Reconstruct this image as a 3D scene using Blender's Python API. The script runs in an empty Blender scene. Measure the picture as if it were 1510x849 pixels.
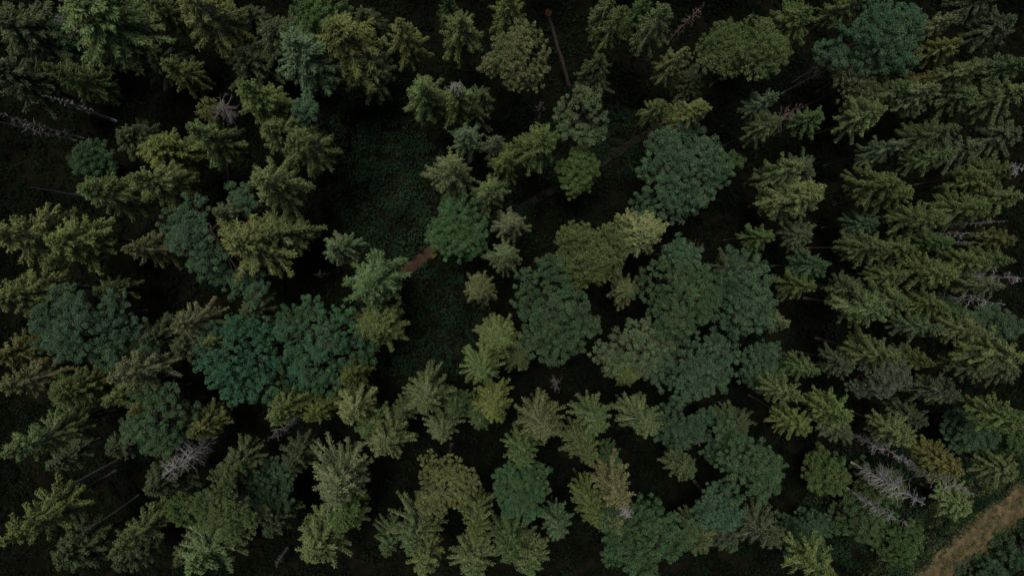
import bpy, math, random
import numpy as np
from mathutils import Matrix, Vector

C = bpy.context.scene.collection
PI = math.pi
# ------------------------------------------------------------------ camera geometry
CAM_H = 100.0
FOC = 1020.0                      # focal length in photograph pixels (1510 wide)
nd = Vector((715 - 755.0, -(370 - 424.5), -FOC)).normalized()      # straight down, seen in the camera
ROT = nd.rotation_difference(Vector((0, 0, -1))).to_matrix()       # camera -> world
CAM = Vector((0, 0, CAM_H))

def at(px, py, h):
    """world point on height h that the photograph shows at pixel (px, py)"""
    d = ROT @ Vector((px - 755.0, -(py - 424.5), -FOC))
    k = (CAM_H - h) / -d.z
    return Vector((d.x * k, d.y * k, h))

def terrain(x, y):
    return 0.35 * np.sin(x * 0.071 + 1.3) * np.cos(y * 0.083) + 0.2 * np.sin(x * 0.19 + y * 0.13)

# ------------------------------------------------------------------ objects
def mesh(name, V, F, mat, smooth=False):
    V = np.asarray(V, dtype=np.float32).reshape(-1, 3)
    F = np.asarray(F, dtype=np.int32).reshape(-1, 4)
    me = bpy.data.meshes.new(name)
    me.vertices.add(len(V)); me.vertices.foreach_set('co', V.ravel())
    me.loops.add(F.size); me.loops.foreach_set('vertex_index', F.ravel())
    me.polygons.add(len(F))
    me.polygons.foreach_set('loop_start', np.arange(0, F.size, 4, dtype=np.int32))
    me.polygons.foreach_set('use_smooth', np.full(len(F), smooth))
    me.update(calc_edges=True)
    me.materials.append(mat)
    return me

def obj(name, me, parent=None, color=None):
    o = bpy.data.objects.new(name, me); C.objects.link(o)
    if parent is not None: o.parent = parent
    if color: o.color = (*color, 1)
    return o

def empty(name, loc):
    o = bpy.data.objects.new(name, None); C.objects.link(o); o.location = loc
    o.empty_display_size = 0.5
    return o

def tag(o, label=None, cat=None, group=None, kind=None):
    if label: o['label'] = label
    if cat: o['category'] = cat
    if group: o['group'] = group
    if kind: o['kind'] = kind

class Acc:
    """collects quads"""
    def __init__(s): s.v = []; s.f = []; s.n = 0
    def add(s, V, F):
        s.v.append(V); s.f.append(F + s.n); s.n += len(V)
    def get(s):
        return np.concatenate(s.v), np.concatenate(s.f)
    def leaves(s, P, D, N, ln, wd):
        """one small pointed leaf or needle spray per row: base P, direction D, face normal N"""
        D = D / (np.linalg.norm(D, axis=1, keepdims=True) + 1e-9)
        W = np.cross(D, N); W /= (np.linalg.norm(W, axis=1, keepdims=True) + 1e-9)
        ln = np.broadcast_to(np.asarray(ln).reshape(-1, 1), (len(P), 1))
        wd = np.broadcast_to(np.asarray(wd).reshape(-1, 1), (len(P), 1))
        V = np.stack([P, P + D * ln * .45 + W * wd * .5, P + D * ln, P + D * ln * .45 - W * wd * .5], axis=1).reshape(-1, 3)
        s.add(V, np.arange(len(V)).reshape(-1, 4))
    def tube(s, P, R, k=4):
        P = np.asarray(P, float); n = len(P)
        T = np.gradient(P, axis=0); T /= np.linalg.norm(T, axis=1, keepdims=True) + 1e-9
        ref = np.array([0, 0, 1.0]) if abs(T[0, 2]) < .8 else np.array([1.0, 0, 0])
        A = np.cross(T, ref); A /= np.linalg.norm(A, axis=1, keepdims=True) + 1e-9
        B = np.cross(T, A)
        a = np.arange(k) * 2 * PI / k
        V = P[:, None] + np.asarray(R)[:, None, None] * (A[:, None] * np.cos(a)[None, :, None] + B[:, None] * np.sin(a)[None, :, None])
        i = np.arange(n - 1)[:, None] * k; j = np.arange(k)[None]; j2 = (j + 1) % k
        F = np.stack([i + j, i + j2, i + k + j2, i + k + j], axis=-1).reshape(-1, 4)
        n0 = s.n; s.add(V.reshape(-1, 3), F)
        return n0
    def graft(s, n0, host):
        """joins the foot of the twig that starts at vertex n0 to the nearest vertices of the stem kept in host = (vertices, first index)"""
        hv, h0 = host; V = np.concatenate(s.v[-1:]); d = ((hv - V[0]) ** 2).sum(1); i = int(d.argmin()); d[i] = 1e9; j = int(d.argmin())
        s.f.append(np.array([[n0, n0 + 1, h0 + i, h0 + j]]))

# ------------------------------------------------------------------ materials
def nodes(name):
    m = bpy.data.materials.new(name); m.use_nodes = True
    nt = m.node_tree; nt.nodes.clear()
    return m, nt, nt.nodes.new, nt.links.new

def foliage(name, hue_noise=.10, val=.35, transl=.22, gloss=.25, brown=0.0, patch=.4, pamp=.22):
    """leaf colour = the object's own colour, with leaf to leaf and branch to branch variation"""
    m, nt, N, L = nodes(name)
    out = N('ShaderNodeOutputMaterial'); oi = N('ShaderNodeObjectInfo'); geo = N('ShaderNodeNewGeometry')
    tc = N('ShaderNodeTexCoord')
    nz = N('ShaderNodeTexNoise'); nz.inputs['Scale'].default_value = .55; nz.inputs['Detail'].default_value = 4
    L(tc.outputs['Object'], nz.inputs['Vector'])
    hsv = N('ShaderNodeHueSaturation')
    mr = N('ShaderNodeMapRange'); mr.inputs['From Min'].default_value = .3; mr.inputs['From Max'].default_value = .7
    mr.inputs['To Min'].default_value = .5 - hue_noise * .35; mr.inputs['To Max'].default_value = .5 + hue_noise * .25
    L(nz.outputs['Fac'], mr.inputs['Value']); L(mr.outputs[0], hsv.inputs['Hue'])
    mv = N('ShaderNodeMapRange'); mv.inputs['To Min'].default_value = 1 - val; mv.inputs['To Max'].default_value = 1 + val
    L(geo.outputs['Random Per Island'], mv.inputs['Value'])
    nb = N('ShaderNodeTexNoise'); nb.inputs['Scale'].default_value = patch; nb.inputs['Detail'].default_value = 2      # species and vigour patches
    L(tc.outputs['Object'], nb.inputs['Vector'])
    mb = N('ShaderNodeMapRange'); mb.inputs['From Min'].default_value = .3; mb.inputs['From Max'].default_value = .7
    mb.inputs['To Min'].default_value = 1 - pamp; mb.inputs['To Max'].default_value = 1 + pamp
    L(nb.outputs['Fac'], mb.inputs['Value'])
    mm = N('ShaderNodeMath'); mm.operation = 'MULTIPLY'; L(mv.outputs[0], mm.inputs[0]); L(mb.outputs[0], mm.inputs[1]); L(mm.outputs[0], hsv.inputs['Value'])
    L(oi.outputs['Color'], hsv.inputs['Color'])
    # dry, greyish sprays scattered through the crown
    mx = N('ShaderNodeMixRGB'); mx.inputs[2].default_value = (.13, .115, .075, 1)
    gt = N('ShaderNodeMath'); gt.operation = 'GREATER_THAN'; gt.inputs[1].default_value = 1 - brown
    wn = N('ShaderNodeTexWhiteNoise'); wn.noise_dimensions = '1D'
    L(geo.outputs['Random Per Island'], wn.inputs['W']); L(wn.outputs['Value'], gt.inputs[0])
    L(gt.outputs[0], mx.inputs[0]); L(hsv.outputs[0], mx.inputs[1])
    d = N('ShaderNodeBsdfDiffuse'); t = N('ShaderNodeBsdfTranslucent'); g = N('ShaderNodeBsdfGlossy')
    g.inputs['Roughness'].default_value = .45; g.inputs['Color'].default_value = (.8, .85, .9, 1)
    L(mx.outputs[0], d.inputs['Color'])
    L(mx.outputs[0], t.inputs['Color'])
    m1 = N('ShaderNodeMixShader'); m1.inputs[0].default_value = transl
    L(d.outputs[0], m1.inputs[1]); L(t.outputs[0], m1.inputs[2])
    fr = N('ShaderNodeFresnel'); fr.inputs[0].default_value = 1.4
    mu = N('ShaderNodeMath'); mu.operation = 'MULTIPLY'; mu.inputs[1].default_value = gloss
    L(fr.outputs[0], mu.inputs[0])
    m2 = N('ShaderNodeMixShader'); L(mu.outputs[0], m2.inputs[0]); L(m1.outputs[0], m2.inputs[1]); L(g.outputs[0], m2.inputs[2])
    L(m2.outputs[0], out.inputs[0])
    return m

def rough(name, c1, c2, scale=2.0, c3=None, stretch=(1, 1, 1), bump=0.0, rscale=.85, spec=.15):
    m, nt, N, L = nodes(name)
    out = N('ShaderNodeOutputMaterial'); b = N('ShaderNodeBsdfPrincipled'); tc = N('ShaderNodeTexCoord')
    b.inputs['Roughness'].default_value = rscale; b.inputs['Specular IOR Level'].default_value = spec
    mp = N('ShaderNodeMapping'); mp.inputs['Scale'].default_value = stretch
    L(tc.outputs['Object'], mp.inputs['Vector'])
    nz = N('ShaderNodeTexNoise'); nz.inputs['Scale'].default_value = scale; nz.inputs['Detail'].default_value = 8
    nz.inputs['Roughness'].default_value = .65
    L(mp.outputs[0], nz.inputs['Vector'])
    r = N('ShaderNodeValToRGB'); e = r.color_ramp.elements
    e[0].position = .35; e[0].color = (*c1, 1); e[1].position = .66; e[1].color = (*c2, 1)
    if c3: x = e.new(.5); x.color = (*c3, 1)
    L(nz.outputs['Fac'], r.inputs[0]); L(r.outputs[0], b.inputs['Base Color'])
    if bump:
        bp = N('ShaderNodeBump'); bp.inputs['Distance'].default_value = bump; bp.inputs['Strength'].default_value = .8
        L(nz.outputs['Fac'], bp.inputs['Height']); L(bp.outputs[0], b.inputs['Normal'])
    L(b.outputs[0], out.inputs[0])
    return m

M_needle = foliage('spruce_needles', .08, .5, .10, .17, .04)
M_leaf = foliage('broad_leaves', .12, .36, .06, .16, .01)
M_fine = foliage('fine_leaves', .09, .5, .15, .2, .05)
M_under = foliage('undergrowth_leaves', .2, .4, .15, .03, 0, .22, .5)
M_grass = foliage('grass_blades', .12, .5, .2, .2, .15)
M_bark = rough('spruce_bark', (.022, .018, .015), (.07, .057, .046), 3, stretch=(3, 3, .6), bump=.02)
M_twig = rough('grey_twig_bark', (.12, .11, .095), (.26, .245, .215), 4)
M_dead = rough('weathered_dead_wood', (.13, .12, .116), (.34, .32, .318), 2.5, stretch=(2, 2, 1))
M_deadshade = rough('shaded_dead_wood', (.07, .062, .055), (.19, .172, .16), 2.5, stretch=(2, 2, 1))  # darker copy of the weathered wood, shade of the dark gaps in its colour
M_deadbrown = rough('reddish_dead_wood', (.06, .042, .034), (.17, .12, .10), 2.5, stretch=(2, 2, 1))
M_break = rough('torn_orange_wood', (.22, .09, .035), (.4, .2, .09), 5)

# ------------------------------------------------------------------ spruces
def trunk_pts(rng, H, wob=.12, lean=(0, 0)):
    z = np.linspace(-.3, H, 12); q = z / H
    x = wob * np.sin(q * 5 + rng.uniform(0, 6)) * q + lean[0] * q ** 1.5
    y = wob * np.cos(q * 4 + rng.uniform(0, 6)) * q + lean[1] * q ** 1.5
    return np.stack([x, y, z], 1)

def spruce(seed, H=25.0, R=2.9, base=.46, nb=7, whorl=.5, droop=.34, hang=1.5, start=.12,
           step=.12, spread=1.0, rag=.3, shape=.8, thick=1.0, twig=.76, arms=(.5, 1.1, .84)):
    rng = np.random.default_rng(seed)
    TP = trunk_pts(rng, H, .15)
    tr = Acc(); tr.tube(TP, np.interp(TP[:, 2], [-.3, 1, H * .6, H], [.34, .25, .14, .025]), 8)
    fo = Acc(); wd = Acc()
    cz = H * (1 - base); z = .25
    k = 0
    sect = rng.uniform(.8, 1.18, 10)
    while z < cz:
        t = z / cz
        n = nb if t > .1 else max(4, nb - 1)
        a0 = rng.uniform(0, 6.28)
        for b in range(n):
            a = a0 + (b + rng.uniform(-.28, .28)) * 2 * PI / n
            zz = H - z + rng.uniform(-.18, .18)
            env = R * min(1.0, (t * 1.45 + .02)) ** shape * (1 - .5 * max(0, t - .6) / .4)
            L_ = env * rng.uniform(1 - rag, 1 + rag * .6) * np.interp((a % 6.283) / 6.283 * 9, range(10), sect)
            if rng.random() < .06: L_ *= .45
            if arms and t > .12:
                L_ *= arms[1] if rng.random() < arms[0] else arms[2]
            L_ = max(L_, .3)
            el = math.radians(np.interp(t, [0, .12, .4, 1], [58, 32, 4, -18]) + rng.uniform(-9, 9))
            dr = droop * np.interp(t, [0, .15, .6], [.1, .6, 1.2]); up = dr * .45
            o = np.array([np.interp(zz, TP[:, 2], TP[:, 0]), np.interp(zz, TP[:, 2], TP[:, 1]), zz])
            bend = rng.uniform(-.25, .25)
            def pos(s):
                aa = a + bend * s
                r = s * math.cos(el) * L_
                return np.stack([o[0] + np.cos(aa) * r, o[1] + np.sin(aa) * r,
                                 o[2] + L_ * (s * math.sin(el) - dr * s ** 2 + up * s ** 3)], -1)
            sp = np.linspace(0, 1, 6); P = pos(sp)
            wd.tube(P, thick * (.014 + .013 * L_) * (1.06 - sp), 3)
            s0 = start if t > .08 else .05
            ns = max(3, int(L_ * (1 - s0) / step))
            s = np.repeat(np.linspace(s0, 1, ns), 2); s = np.clip(s + rng.uniform(-.4, .4, len(s)) * step / L_, 0.02, 1)
            side = np.tile([1.0, -1.0], ns)
            P = pos(s); T = pos(s + .03) - pos(s - .03); T /= np.linalg.norm(T, axis=1, keepdims=True)
            S = np.cross(T, [0, 0, 1.0]); S /= np.linalg.norm(S, axis=1, keepdims=True) + 1e-6
            ang = rng.uniform(.75, 1.15, len(s))
            D = T * np.cos(ang)[:, None] + S * (side * np.sin(ang))[:, None] + np.array([0, 0, -1.0]) * (hang * rng.uniform(.5, 1.3, len(s)))[:, None]
            D /= np.linalg.norm(D, axis=1, keepdims=True)
            lt = twig * (min(.8, .32 * L_) * (1.08 - .72 * s) * rng.uniform(.6, 1.2, len(s)) + .1)
            nj = int(max(lt) / .16) + 1
            for j in range(nj):
                m = lt > j * .16
                if not m.any(): break
                q = P[m] + D[m] * (j * .16) + np.array([0, 0, -.25]) * ((j * .16) ** 2) + rng.normal(0, .02, (m.sum(), 3))
                for sg in (1, -1):
                    dd = D[m] + T[m] * rng.uniform(-.1, .7, (m.sum(), 1)) + S[m] * (sg * .35) + rng.normal(0, .25, (m.sum(), 3))
                    nn = np.array([0, 0, 1.0]) + rng.normal(0, .45, (m.sum(), 3))
                    fo.leaves(q, dd, nn, rng.uniform(.2, .38, m.sum()), rng.uniform(.07, .13, m.sum()))
            # ridge of sprays on top of the branch
            nr = max(3, int(L_ * (1 - s0) / .1)); s = np.linspace(s0, 1, nr)
            P = pos(s); T = pos(s + .03) - pos(s - .03)
            T /= np.linalg.norm(T, axis=1, keepdims=True)
            fo.leaves(P, T + rng.normal(0, .35, P.shape) + [0, 0, .1], np.array([0, 0, 1.0]) + rng.normal(0, .5, P.shape),
                      rng.uniform(.22, .36, nr), rng.uniform(.08, .13, nr))
        z += whorl * (.55 + .6 * min(1, t * 4)) * rng.uniform(.8, 1.2)
    # leader shoot
    n = 30; P = np.tile(TP[-1], (n, 1)); P[:, 2] += rng.uniform(-.5, .05, n)
    D = rng.normal(0, .5, (n, 3)); D[:, 2] = rng.uniform(.2, 1.2, n)
    fo.leaves(P, D, rng.normal(0, 1, (n, 3)), .3, .08)
    return tr, wd, fo

def spruce_kit(seed, **k):
    tr, wd, fo = spruce(seed, **k)
    return (mesh('spruce_trunk', *tr.get(), M_bark, True), mesh('spruce_branches', *wd.get(), M_twig),
            mesh('spruce_crown', *fo.get(), M_needle), k.get('R', 2.9))

# ------------------------------------------------------------------ broadleaf crowns
def broadleaf(seed, H, rx, ry, depth=7.0, lobe=.36, leaf=.27, tuft=.5, nleaf=60, lobes=None, gap=.06, flat=.8):
    rng = np.random.default_rng(seed)
    R = (rx + ry) / 2
    LC = []
    if lobes:
        for (x, y, r) in lobes: LC.append((x, y, H - r * .8 - depth * 1.0 * min(1.1, ((x / rx) ** 2 + (y / ry) ** 2)) + rng.uniform(-1.3, .7) , r))
    else:
        tries = 0; n = int(6 + 2.4 / lobe ** 1.6); f1, f2 = rng.uniform(0, 6.28, 2)
        while len(LC) < n and tries < 3000:
            tries += 1
            a = rng.uniform(0, 2 * PI); q = math.sqrt(rng.uniform(0, 1)); r = lobe * R * rng.uniform(.55, 1.2)
            kx = max(.35, 1 - .6 * r / R) * (1 + .12 * math.sin(2 * a + f1) + .12 * math.sin(3 * a + f2))
            x, y = math.cos(a) * q * rx * kx, math.sin(a) * q * ry * kx
            z = H - r * .85 - depth * .9 * q ** 2.2 + rng.uniform(-1.7, .6) * (.35 + q)
            if all(math.dist((x, y, z), l[:3]) > .62 * (r + l[3]) * .78 for l in LC): LC.append((x, y, z, r))
    base = H - depth
    tr = Acc(); TP = trunk_pts(rng, base + 1.5, .3)
    tr.tube(TP, np.interp(TP[:, 2], [-.3, 1, base + 1.5], [.42, .3, .16]), 8)
    wd = Acc(); top = TP[-1]; fo = Acc()
    A = np.array([l[:3] for l in LC]); RR = np.array([l[3] for l in LC])
    for (x, y, z, r) in LC:
        s = np.linspace(0, 1, 7)[:, None]; st = TP[int(rng.integers(8, 12))]
        P = st * (1 - s) + np.array([x, y, z]) * s; P[:, 2:] += np.sin(s * PI) * -.5
        P[1:-1] += rng.normal(0, .15, (5, 3))
        wd.tube(P, np.linspace(.13, .03, 7), 4)
        for _ in range(7):
            u = rng.normal(0, 1, 3); u[2] = abs(u[2]); u /= np.linalg.norm(u)
            q = np.linspace(0, 1, 5)[:, None]; B = np.array([x, y, z - .2 * r]) + q * u * r * .9 + rng.normal(0, .08, (5, 3))
            wd.tube(B, np.linspace(.035, .01, 5), 3)
        for layer in (0, 1):
            n = int(4 * PI * r * r / (tuft * tuft * (3.3 if layer == 0 else 3.3)))
            i = np.arange(n) + .5; ph = np.arccos(1 - 2 * i / n); th = PI * (1 + 5 ** .5) * i
            U = np.stack([np.cos(th) * np.sin(ph), np.sin(th) * np.sin(ph), np.cos(ph)], 1) + rng.normal(0, .13, (n, 3))
            U /= np.linalg.norm(U, axis=1, keepdims=True)
            U = U[(U[:, 2] > -.35) & (rng.random(n) > gap)]
            rad = r * (rng.uniform(.8, 1.22, (len(U), 1)) if layer == 0 else rng.uniform(.42, .62, (len(U), 1)))
            P = np.array([x, y, z]) + U * rad * np.array([1, 1, flat])
            dd = np.linalg.norm((P[:, None] - A[None]) / np.array([1, 1, flat]), axis=2) / RR[None]
            keep = (dd > (.74 if layer == 0 else .45)).all(1) | (rng.random(len(P)) < .05)
            P, U = P[keep], U[keep]
            m = len(P)
            if not m: continue
            nl = nleaf if layer == 0 else nleaf // 3
            ax = U * .6 + np.array([0, 0, .75]); ax /= np.linalg.norm(ax, axis=1, keepdims=True)
            ts = tuft * (.5 + rng.random((m, 1, 1)) ** 1.4 * .95)
            w = rng.normal(0, 1, (m, nl, 3)); w /= np.linalg.norm(w, axis=2, keepdims=True)
            w = w + ax[:, None] * .55 + rng.normal(0, .25, (m, 1, 3)); w /= np.linalg.norm(w, axis=2, keepdims=True)
            Q = P[:, None] + (w * .85 + ax[:, None] * .75) * ts * rng.uniform(.2, 1.0, (m, nl, 1)) ** .6 * .85
            D = w * .5 + rng.normal(0, .5, (m, nl, 3)) + np.array([0, 0, -.25]) + U[:, None] * .3
            N = w * 1.2 + np.array([0, 0, .1]) + rng.normal(0, .26, (m, nl, 3))
            k = m * nl
            fo.leaves(Q.reshape(-1, 3), D.reshape(-1, 3), N.reshape(-1, 3), leaf * rng.uniform(.7, 1.2, k), leaf * .58 * rng.uniform(.7, 1.2, k))
    return tr, wd, fo

# ------------------------------------------------------------------ dead trees
def deadtree(seed, H, R, base=.35, n=110, sub=5, curl=.4, thick=1.0, lean=(0, 0), top=True):
    rng = np.random.default_rng(seed)
    TP = trunk_pts(rng, H, .2, lean)
    tr = Acc(); tr.tube(TP, thick * np.interp(TP[:, 2], [-.3, 1, H * .6, H], [.28, .2, .12, .02 if top else .1]), 8)
    br = Acc(); spine = TP[TP[:, 2] > H * base * .8]
    sp_in = np.stack([np.interp(np.linspace(spine[0, 2], H, 60), TP[:, 2], TP[:, c]) for c in range(3)], 1)
    h0 = br.tube(sp_in, thick * .5 * np.interp(sp_in[:, 2], [-.3, 1, H * .6, H], [.28, .2, .12, .018]), 4); host = (br.v[0], h0)
    for i in range(n):
        q = rng.uniform(0, 1) ** .8; zz = H - q * H * (1 - base) - .1
        o = np.array([np.interp(zz, TP[:, 2], TP[:, 0]), np.interp(zz, TP[:, 2], TP[:, 1]), zz])
        a = rng.uniform(0, 2 * PI); L_ = R * min(1, .22 + q * 1.6) * rng.uniform(.35, 1.1) * (1 - .55 * max(0, q - .55) / .45)
        el = rng.uniform(-.2, .55) * (1 - q)
        s = np.linspace(0, 1, 7); bend = rng.uniform(-.6, .6)
        P = np.stack([o[0] + np.cos(a + bend * s) * s * L_, o[1] + np.sin(a + bend * s) * s * L_,
                      o[2] + L_ * (s * el - curl * s ** 2 + curl * .5 * s ** 3)], 1)
        P[1:] += rng.normal(0, .035, (6, 3))
        n0 = br.tube(P, thick * (.02 + .014 * L_) * (1.12 - s), 3); br.graft(n0, host); me_ = (br.v[-1], n0)
        for _ in range(sub):
            j = int(rng.integers(2, 6)); d = rng.normal(0, 1, 3); d[2] -= .2; d += (P[-1] - P[0]) / (L_ + .01); d /= np.linalg.norm(d)
            u = np.linspace(0, 1, 4)[:, None]
            B = P[j] + u * d * L_ * rng.uniform(.15, .42) + rng.normal(0, .015, (4, 3)); B[:, 2] -= (u[:, 0] ** 2) * .12
            n1 = br.tube(B, thick * np.linspace(.018, .008, 4), 3); br.graft(n1, me_)
    return tr, br
# ------------------------------------------------------------------ colours of the foliage
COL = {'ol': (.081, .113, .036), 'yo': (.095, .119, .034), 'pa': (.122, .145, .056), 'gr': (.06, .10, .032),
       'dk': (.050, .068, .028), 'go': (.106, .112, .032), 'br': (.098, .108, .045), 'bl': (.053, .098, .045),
       'bg': (.050, .090, .040), 'em': (.043, .099, .052), 'lg': (.055, .115, .045), 'gg': (.080, .116, .05), 'gb': (.088, .112, .062)}

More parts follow.
